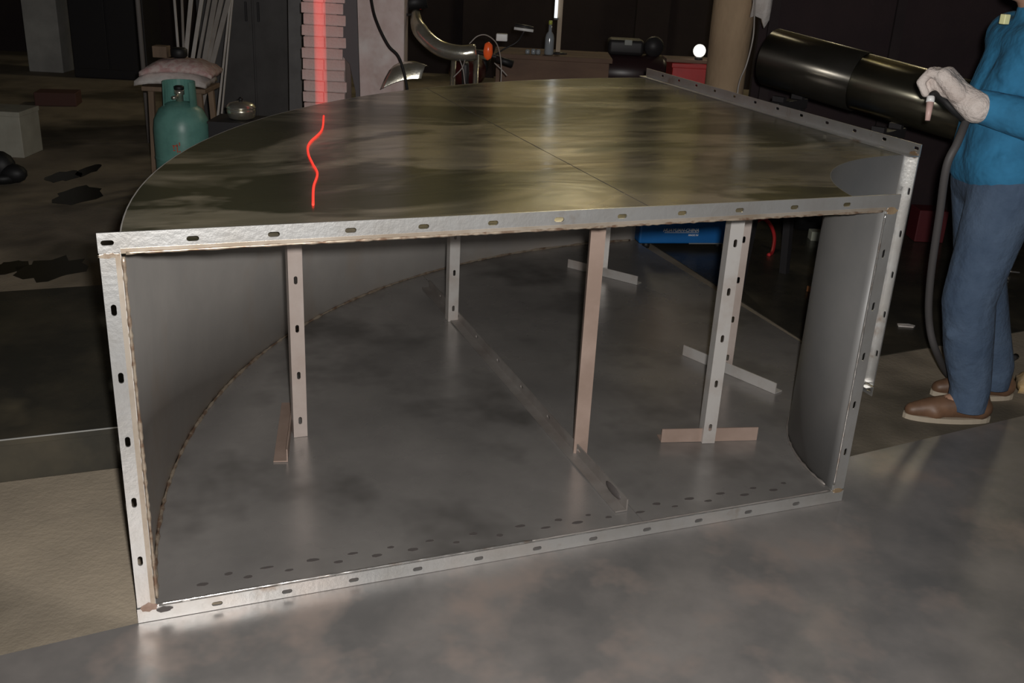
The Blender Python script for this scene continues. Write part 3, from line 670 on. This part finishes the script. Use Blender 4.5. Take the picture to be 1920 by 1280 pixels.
# ---- big pipe on trestles
def aniso(M_, a, rot_=0.0):
    nt = M_.node_tree; t = nt.nodes.new('ShaderNodeTangent'); t.direction_type = 'RADIAL'; t.axis = 'Z'; B = nt.nodes['Principled BSDF']
    nt.links.new(t.outputs[0], B.inputs['Tangent']); B.inputs['Anisotropic'].default_value = a; B.inputs['Anisotropic Rotation'].default_value = rot_; return M_
M_PIPE = aniso(mat('dark glossy steel pipe', (.17, .16, .14), .33, .9, (.12, .11, .09), 3, .35, .65, .02, 10), .92, .25)
M_SLEEVE = aniso(mat('bright rolled steel', (.34, .32, .25), .30, .95, (.25, .235, .18), 3), .92, .25)
PA, PB = at(1447, 107, 5.0), at(1838, 216, 4.40); ax = (PB-PA); LP = ax.length; ax.normalize()
pp = thing('steel_pipe', 'big dark steel pipe with yellow glints behind the duct', 'pipe', PA.to_tuple())
pp.rotation_mode = 'QUATERNION'; pp.rotation_quaternion = ax.to_track_quat('Z', 'Y')
def shell(nm, z0, z1, R_, mt):
    return MB().lathe([(R_, z0), (R_, z1), (R_-.006, z1), (R_-.006, z0), (R_, z0)], 64, caps=False).build(nm, mt, pp)
zj = LP*.46
shell('pipe_section', 0, zj, .138, M_PIPE); shell('sleeve_section', zj-.02, LP, .132, M_SLEEVE)
for f_ in (.12, .62):
    c_ = PA+ax*(LP*f_); tr = thing('trestle', 'dark trestle under the %s end of the big pipe' % ('far' if f_ < .5 else 'near'), 'trestle', (c_.x, c_.y, FZ), math.atan2(ax.y, ax.x), 'pipe trestles')
    zt = c_.z-.165-FZ
    MB().box((-.03, -.15, zt-.06), (.03, .15, zt-.012)).build('beam', M_DARK, tr, .004)
    for sy in (-1, 1):
        MB().bar((0, sy*.12, zt-.06), (0.0, sy*.24, 0), .04, .04).build('leg', M_DARK, tr)
        MB().prism([(-.03, sy*.08), (.03, sy*.08), (.03, sy*.11), (-.03, sy*.11)], zt-.012, zt+.012).build('cradle_block', M_DARK, tr)

# ---- blue welding machine seen through the side opening
M_BLUE = mat('blue enamel', (.015, .16, .48), .4, 0, (.012, .13, .40), 4)
p, q = onz(1196, 462, 0.02), onz(1346, 462, 0.02); dx = (q-p); dx.z = 0; dx.normalize(); ang = math.atan2(dx.y, dx.x)
bw = thing('blue_machine', 'blue metal welding machine with white lettering on the floor', 'machine', (p.x+.02, p.y+.03, FZ), ang)
MB().box((0, 0, .035), (.56, .34, .50)).build('case', M_BLUE, bw, .012)
MB().box((.30, -.004, .036), (.55, -.0005, .042)).build('bright_trim', M_SHEETEDGE, bw)
for x in (.06, .5):
    for y in (.05, .29): MB().lathe([(.02, 0), (.022, .02), (.015, .036)], 12, (x, y, 0)).build('foot', M_BLACK, bw)
MB().tube([(.1, .17, .5), (.12, .17, .56), (.44, .17, .56), (.46, .17, .5)], .012, 8).build('handle', M_BLACK, bw)
def text(body, size, loc, parent, material, shear=0.0, bold=0.0, name='lettering'):
    c = bpy.data.curves.new(name, 'FONT'); c.body = body; c.size = size; c.extrude = 0.0006; c.shear = shear; c.offset = bold; c.resolution_u = 3
    t = bpy.data.objects.new('tmp', c); COL.objects.link(t); dg = bpy.context.evaluated_depsgraph_get()
    me = bpy.data.meshes.new_from_object(t.evaluated_get(dg)); COL.objects.unlink(t); bpy.data.objects.remove(t)
    me.transform(Matrix.Rotation(math.pi/2, 4, 'X')); me.materials.clear(); me.materials.append(material)
    xs = [v.co.x for v in me.vertices]; wdt = max(xs)-min(xs)
    o = bpy.data.objects.new(name, me); COL.objects.link(o); o.parent = parent; o.location = loc; return o, wdt
M_WHITEP = mat('white print', (.85, .86, .86), .5)
def lx(px, py):     # position on the machine's front face
    d = ray(px, py); n = Vector((-dx.y, dx.x, 0)); o_ = Vector((p.x+.02, p.y+.03, FZ)); t = (o_-CAM).dot(n)/d.dot(n); h = CAM+d*t-o_; return h.dot(dx), h.z
x0, z0 = lx(1243, 434); x1, _ = lx(1310, 432)
o, wdt = text('HUAYUAN-CHINA', .03, (x0, -.002, z0), bw, M_WHITEP, .25, .0008); sc = (x1-x0)/wdt; o.scale = (sc, 1, max(sc, .8))
MB().box((x0+.01, -.0025, z0-.007), (x1, -.0008, z0-.0045)).build('underline', M_WHITEP, bw)
x2, z2 = lx(1290, 442); o, wdt = text('MADE IN', .014, (x2, -.002, z2), bw, M_WHITEP, .2, .0004); o.scale = ((x1-x2)/wdt, 1, 1)
# ---- red hose, pale block and scraps beyond the side opening
M_REDH = mat('red hose', (.55, .03, .035), .45)
o = MB().tube(spline([onz(1416, 416, .10)+Vector((0, 0, 0)), onz(1432, 410, .13), onz(1446, 424, .10), onz(1452, 446, .05), onz(1448, 472, .0), onz(1441, 478, .0)], 6), .011, 8).build('red_hose', M_REDH)
tag(o, 'red hose looping to the floor right of the blue machine', 'hose')
o = MB().box((-.07, -.04, 0), (.07, .04, .06)).build('pale_block', mat('pale green block', (.42, .44, .36), .8), bevel=.005); o.location = onz(1538, 450, FZ); o.rotation_euler.z = -YAW; tag(o, 'pale block on the floor beyond the duct throat', 'block')
b = MB(); rnd = random.Random(9)
b.ball((0, 0, .08), .09, 14, (1.5, .9, .9)); b.ball((.09, .02, .05), .06, 12, (1, 1, .9)); b.tube([(-.14, 0, .03), (-.05, -.02, .14), (.1, 0, .16)], .02, 8)
o = b.build('dark_bundle', M_BLACK); o.location = onz(1510, 432, FZ); o.rotation_euler.z = -YAW; tag(o, 'black bundle on the floor behind the pale block', 'bundle')
o = angle_mb(.14, [], .03).build('rusty_offcut', mat('orange rust', (.42, .17, .06), .8)); o.location = onz(1512, 546, FZ+.005); o.rotation_euler.z = -.9; tag(o, 'short rusty angle offcut on the dark floor sheet', 'offcut')
o = MB().prism([(-.04, -.015), (.03, -.02), (.045, .0), (.02, .018), (-.035, .016)], 0, .006).build('white_scrap', M_WHITE); o.location = onz(1698, 611, FZ+.005); o.rotation_euler.z = -YAW; tag(o, 'white scrap on the floor between duct and worker', 'scrap')
o = MB().box((-.09, -.08, 0), (.09, .08, .20)).build('red_box', mat('dull red paint', (.09, .008, .012), .6), bevel=.006); o.location = onz(1732, 448, FZ+.005); o.rotation_euler.z = -YAW; tag(o, 'dull red box on the floor behind the hose', 'box')
o = pad('crumpled_rag', -.10, .16, -.07, .07, 0, .09, mat('ochre rag', (.52, .36, .17), .95, 0, (.62, .48, .33), 14, .4, .6, .3, 30), None, 14); o.location = onz(1956, 733, FZ+.02); o.rotation_euler.z = -YAW-.3; tag(o, 'crumpled ochre rag on the floor behind the shoes', 'rag')
o = MB().tube([onz(1880, 507, .015), onz(1912, 511, .015)], .006, 6).build('welding_rod', M_BRIGHTWELD); tag(o, 'bright rod on the dark floor right of the jeans', 'rod')

# ---- far left
M_PALE = mat('pale carton', (.46, .45, .38), .85, 0, (.38, .36, .30), 6)
pc = thing('pale_box', 'pale box on the floor at the left picture edge', 'box', gp(8, 296, 7.2), -YAW)
MB().box((-.22, 0, 0), (.145, .3, .32)).build('box_body', M_PALE, pc, .006)
MB().box((-.225, -.005, .29), (.15, .305, .325)).build('box_lid', M_PALE, pc, .004)
b = MB(); b.ball((0, 0, .10), .10, 14, (1.1, .8, 1)); b.ball((.10, -.02, .06), .07, 14, (1.3, .9, .9)); b.ball((-.12, .02, .13), .11, 14, (1, .9, 1.2)); b.lathe([(.10, 0), (.12, .03), (.11, .06)], 14, (0.02, 0, 0))
o = b.build('black_sack', M_BLACK); o.location = gp(0, 332, 6.55); o.location.z = FZ+.0; o.rotation_euler.z = -YAW; tag(o, 'black sack slumped before the pale box', 'sack')
M_PIL = mat('grey pillar plaster', (.50, .49, .46), .9, 0, (.36, .35, .33), 3)
o = MB().box((-.19, -.19, 0), (.19, .19, ROOF_Z+.28)).build('pillar', M_PIL, bevel=.01); o.location = gp(101, 130, 11.3); o.rotation_euler.z = -YAW; struct(o)
o = MB().tube([(0, 0, 0), (0, 0, 2.6)], .018, 8).build('thin_pole', mat('dull pole', (.22, .2, .19), .6)); o.location = gp(263, 60, 7.6); tag(o, 'thin upright pole left of the leaning strips', 'pole')
dk = thing('dark_locker', 'dark locker in the gloom behind the thin pole', 'locker', gp(205, 100, 10.8), -YAW)
MB().box((-.4, 0, 0), (.4, .5, 1.9)).build('locker_body', M_DARK, dk, .01)
for sx in (-1, 1):
    d = MB().box((min(.01*sx, .38*sx), -.02, .1), (max(.01*sx, .38*sx), -.001, 1.85)).build('door', M_DARK, dk, .004)
    MB().box((.05*sx-.01, -.045, .9), (.05*sx+.01, -.021, 1.05)).build('handle', M_CAB, d)
o = MB().box((-.18, -.12, 0), (.18, .12, .12)).build('rusty_box', mat('dark rust', (.11, .05, .04), .8), bevel=.008); o.location = gp(110, 190, 9.3); o.rotation_euler.z = -YAW+.2; tag(o, 'rusty low box on the floor before the grey pillar', 'box')

# ================================================================== THE WORKER
FWD = -HR; SIDE = -HF
ORG = Vector((3.017, 0.485, FZ))
def P(f, s, z): return ORG+FWD*f+SIDE*s+Vector((0, 0, z))
def capsule(b, p, q, r0, r1, n=14):
    p = Vector(p); q = Vector(q); d = (q-p); Ln = max(d.length, 1e-4); d.normalize(); pts = []; rr = []
    for k in range(5): a = math.pi/2*(1-k/4.0); pts.append(p-d*r0*math.sin(a)); rr.append(max(r0*math.cos(a), 1e-3))
    for k in range(1, 5): a = math.pi/2*(k/4.0); 
    pts.append(q); rr.append(r1)
    for k in range(1, 5): a = math.pi/2*(k/4.0); pts.append(q+d*r1*math.sin(a)); rr.append(max(r1*math.cos(a), 1e-3))
    b.tube(pts, rr, n)
def fuse(name, caps, vox, material, parent, smooth=3, balls=()):
    b = MB()
    for c_ in caps:
        for a, d in zip(c_[:-1], c_[1:]): capsule(b, a[0], d[0], a[1], d[1])
    for (c_, rr, sc_) in balls: b.ball(c_, rr, 16, sc_)
    loc = Vector(parent.location)
    me = bpy.data.meshes.new(name); me.from_pydata([tuple(Vector(v)-loc) for v in b.v], [], b.f)
    t = bpy.data.objects.new('tmp', me); COL.objects.link(t)
    md = t.modifiers.new('r', 'REMESH'); md.mode = 'VOXEL'; md.voxel_size = vox; md.use_smooth_shade = True
    if smooth:
        ms = t.modifiers.new('s', 'SMOOTH'); ms.iterations = smooth; ms.factor = 0.5
    dg = bpy.context.evaluated_depsgraph_get(); m2 = bpy.data.meshes.new_from_object(t.evaluated_get(dg))
    COL.objects.unlink(t); bpy.data.objects.remove(t)
    m2.materials.clear(); m2.materials.append(material); m2.name = name
    o = bpy.data.objects.new(name, m2); COL.objects.link(o); o.parent = parent
    for p_ in m2.polygons: p_.use_smooth = True
    return o
M_SKIN = mat('skin', (.42, .24, .16), .55)
M_JACKET = mat('blue work jacket', (.030, .20, .38), .9, 0, (.020, .135, .26), 7, .35, .65, .9, 9)
M_JEANS = mat('faded jeans', (.078, .118, .185), .95, 0, (.048, .078, .132), 6, .35, .65, .5, 18)
M_SHOE = mat('brown leather', (.185, .10, .058), .5, 0, (.12, .065, .038), 9)
M_SOLE = mat('pale sole', (.42, .36, .28), .7)
M_GLOVE = mat('knitted cotton glove', (.68, .61, .57), .95, 0, (.55, .47, .43), 16, .4, .65, .5, 60)
M_HAIR = mat('black hair', (.012, .01, .009), .5)
man = thing('person', 'person in blue jacket and jeans holding a welding torch', 'person', ORG)
aN, kN, hN = P(-.01, .10, .09), P(.075, .105, .49), P(.03, .10, .90)
aF, kF, hF_ = P(-.20, -.13, .09), P(-.06, -.12, .49), P(.02, -.09, .90)
SPL, SPM, SPC, NK = P(.03, 0, .95), P(.035, 0, 1.12), P(.02, 0, 1.30), P(.01, 0, 1.47)
shN, elN, wrN = P(.0, .19, 1.39), P(-.03, .29, 1.14), at(1803, 180, 3.37)
shF, elF, wrF = P(.0, -.19, 1.39), P(-.10, -.28, 1.12), P(-.10, -.27, .88)
HD = P(.06, 0, 1.63)
# one continuous body: head with face, torso, limbs
fuse('body', [[(aN, .045), (kN, .055), (hN, .085)], [(aF, .045), (kF, .055), (hF_, .085)],
              [(hN, .085), (hF_, .085)], [(SPL, .085), (SPM, .08), (SPC, .085), (NK, .055), (HD, .075)],
              [(shN, .055), (shF, .055)], [(shN, .055), (elN, .042), (wrN, .030)], [(shF, .055), (elF, .042), (wrF, .030)],
              [(aN, .04), (P(.13, .10, .045), .03)], [(aF, .04), (P(-.06, -.13, .045), .03)],
              [(HD, .08), (P(.10, 0, 1.56), .045)], [(P(.146, 0, 1.645), .008), (P(.158, 0, 1.608), .012)],
              [(P(.138, -.022, 1.565), .008), (P(.138, .022, 1.565), .008)]], .011, M_SKIN, man, 2,
     balls=[(P(.055, 0, 1.665), .098, (.98, .82, 1.12)), (P(.05, .082, 1.63), .028, (.6, .4, 1)), (P(.05, -.082, 1.63), .028, (.6, .4, 1))])
for s_ in (-.034, .034):
    e = MB().ball(P(.131, s_, 1.655)-ORG, .0115).build('eye', mat('eye white', (.7, .68, .65), .3), man)
    MB().ball(P(.1385, s_, 1.655)-ORG, .0052).build('iris', M_BLACK, e)
fuse('hair', [[(P(.02, 0, 1.70), .092), (P(.0, 0, 1.66), .094), (P(-.015, 0, 1.60), .07)], [(P(.07, 0, 1.735), .062), (P(.02, 0, 1.72), .085)]], .012, M_HAIR, man, 2)
# jeans: wide, creased legs
def leg(a, k, h): return [(a+Vector((0, 0, -.035)), .072), (a+Vector((0, 0, .05)), .073), (a.lerp(k, .5), .088), (k, .094), (k.lerp(h, .5), .108), (h, .125)]
je = fuse('jeans', [leg(aN, kN, hN), leg(aF, kF, hF_), [(hN, .125), (hF_, .125)], [(P(.025, .05, .93), .13), (P(.025, -.05, .93), .13)],
               [(P(.13, .13, .53), .02), (P(.12, .06, .55), .02)], [(P(.06, .175, .40), .02), (P(.13, .14, .36), .018)], [(P(.03, .165, .22), .016), (P(.08, .13, .20), .014)]], .012, M_JEANS, man, 3)
# jacket
jk = fuse('jacket', [[(P(.035, .085, .965), .135), (P(.035, -.085, .965), .135)], [(P(.035, .06, .985), .140), (P(.035, .05, 1.08), .138), (P(.03, .05, 1.2), .135), (P(.01, .07, 1.36), .112)],
                [(P(.035, -.06, .985), .140), (P(.035, -.05, 1.08), .138), (P(.03, -.05, 1.2), .135), (P(.01, -.07, 1.36), .112)],
                [(P(.02, .1, 1.37), .10), (P(.02, -.1, 1.37), .10)], [(P(.0, 0, 1.42), .085), (P(.01, 0, 1.48), .075)],
                [(shN, .088), (elN, .078), ((at(1836, 198, 3.37)), .056)], [(shF, .088), (elF, .075), (P(-.10, -.275, .96), .06)],
                [(P(.14, .1, .95), .02), (P(.10, .18, 1.02), .02)], [(P(.15, .05, 1.1), .02), (P(.09, .17, 1.12), .02)], [(P(.13, .1, 1.28), .018), (P(.06, .18, 1.2), .018)]],
          .012, M_JACKET, man, 3)
MB().box((-.012, -.012, -.016), (.012, .012, .016)).build('pocket_tag', mat('pale yellow tag', (.85, .85, .45), .5, emit=(.9, .9, .5), estr=.0), jk, .003, xf=Matrix.Translation(at(1884, 36, 3.37)-ORG))
def trim(o, z):
    b = bmesh.new(); b.from_mesh(o.data)
    bmesh.ops.bisect_plane(b, geom=b.verts[:]+b.edges[:]+b.faces[:], plane_co=(0, 0, z), plane_no=(0, 0, 1), clear_inner=True)
    e = [x for x in b.edges if x.is_boundary]
    q = bmesh.ops.extrude_edge_only(b, edges=e)['geom']
    for v in q:
        if isinstance(v, bmesh.types.BMVert): v.co.z += 0.025
    b.to_mesh(o.data); b.free()
trim(je, .052); trim(jk, .862)
# shoes
def shoe(a, nm):
    f0 = (a-ORG).dot(FWD); s0 = (a-ORG).dot(SIDE)
    so = fuse(nm, [[(P(f0-.055, s0, .055), .046), (P(f0+.03, s0, .06), .048), (P(f0+.13, s0, .045), .042), (P(f0+.20, s0, .032), .030)],
                  [(P(f0-.05, s0, .05), .045), (P(f0-.03, s0, .10), .048)], [(P(f0+.10, s0-.015, .036), .036), (P(f0+.12, s0+.015, .036), .036)]], .008, M_SHOE, man, 3)
    b = MB(); prof = []
    for k in range(24):
        t = 2*math.pi*k/24; u = math.cos(t); prof.append((f0+.065+.168*u, s0+.046*math.sin(t)*(1.0+.12*u)))
    vs = []
    for z in (0.0, .020): vs += [P(f, s, z)-ORG for f, s in prof]
    b.add(vs, [tuple(range(23, -1, -1)), tuple(range(24, 48))]+[(k, (k+1) % 24, 24+(k+1) % 24, 24+k) for k in range(24)])
    b.build('sole', M_SOLE, so)
shoe(aN, 'shoe'); shoe(aF, 'shoe')
# gloved near hand: fist closed round the torch handle, thumb on top
h0 = at(1738, 132, 3.41); dirF = (h0-wrN).normalized()
upv = Vector((0, 0, 1)); latv = dirF.cross(upv).normalized(); upn = latv.cross(dirF)
HS = 1.14
def Hp(a, b_, c_): return wrN+(dirF*a+latv*b_+upn*c_)*HS
caps = [[(Hp(-.055, 0, 0), .046), (Hp(-.02, 0, 0), .040), (Hp(.02, 0, .004), .034)]]                        # cuff
for i in range(4):                                                                                        # palm + four curled fingers
    l_ = -.036+.024*i; ln = (.92, 1.0, .97, .82)[i]
    caps.append([(Hp(.01, l_*.7, .004), .028), (Hp(.075, l_, .020), .023)])
    caps.append([(Hp(.078, l_, .018), .0155), (Hp(.080+.032*ln, l_*1.08, .008), .0135), (Hp(.080+.036*ln, l_*1.08, -.028), .0125), (Hp(.078+.004*ln, l_*1.05, -.046), .0115)])
caps.append([(Hp(.05, 0, -.004), .034), (Hp(.08, 0, -.012), .026)])
caps.append([(Hp(.02, .030, .0), .020), (Hp(.055, .048, -.006), .0165), (Hp(.088, .040, -.014), .0135), (Hp(.108, .026, -.018), .011)])        # thumb
caps = [[(p_, r_*HS) for p_, r_ in c_] for c_ in caps]
fuse('glove', caps, .0042, M_GLOVE, man, 1)
caps = [[(wrF+Vector((0, 0, .05)), .042), (wrF, .036)], [(wrF, .034), (wrF+Vector((0, 0, -.08)), .034)]]
for i in range(4):
    o_ = FWD*(-.03+.02*i); b0 = wrF+Vector((0, 0, -.085))+o_; ln = (.8, .97, 1, .92)[i]
    caps.append([(b0, .014), (b0+Vector((0, 0, -.04*ln))+SIDE*.008, .012), (b0+Vector((0, 0, -.07*ln))+SIDE*.026, .010)])
caps.append([(wrF+FWD*.025+Vector((0, 0, -.03)), .017), (wrF+FWD*.05+Vector((0, 0, -.06)), .014), (wrF+FWD*.052+Vector((0, 0, -.09)), .011)])
fuse('glove', caps, .0055, M_GLOVE, man, 2)
# ---- welding torch and hose
tl = Hp(.088, 0, -.020); tc_ = thing('welding_torch', 'black welding torch with a pale nozzle held in the glove', 'torch', tl)
def tp(px, py, D): return at(px, py, D)-tl
DT = (tl-CAM).dot(FW)
MB().tube(spline([tp(1812, 226, DT+.02), tp(1790, 208, DT), tp(1768, 186, DT-.01), tp(1752, 176, DT-.02), tp(1745, 184, DT-.02)], 6), [.013]*10+[.012]*14+[.010], 12).build('handle', M_BLACK, tc_)
MB().tube([tp(1745.5, 181, DT-.02), tp(1744, 192, DT-.02)], .0135, 14).build('white_collar', mat('white ceramic', (.85, .85, .85), .3), tc_)
MB().tube([tp(1744, 192, DT-.02), tp(1739, 226, DT-.02)], [.0125, .008], 14).build('nozzle', mat('pinkish ceramic', (.62, .42, .38), .45), tc_)
MB().tube(spline([tp(1812, 226, DT+.02), tp(1795, 268, DT-.02), tp(1775, 312, DT+.0), tp(1762, 400, DT+.12), tp(1745, 520, DT+.3), tp(1742, 600, DT+.42), tp(1756, 660, DT+.5)]+[onz(1790, 712, FZ+.02)-tl, onz(1850, 700, FZ+.02)-tl, onz(1905, 668, FZ+.02)-tl], 8), .014, 10).build('hose', mat('grey rubber hose', (.075, .07, .07), .6), tc_)
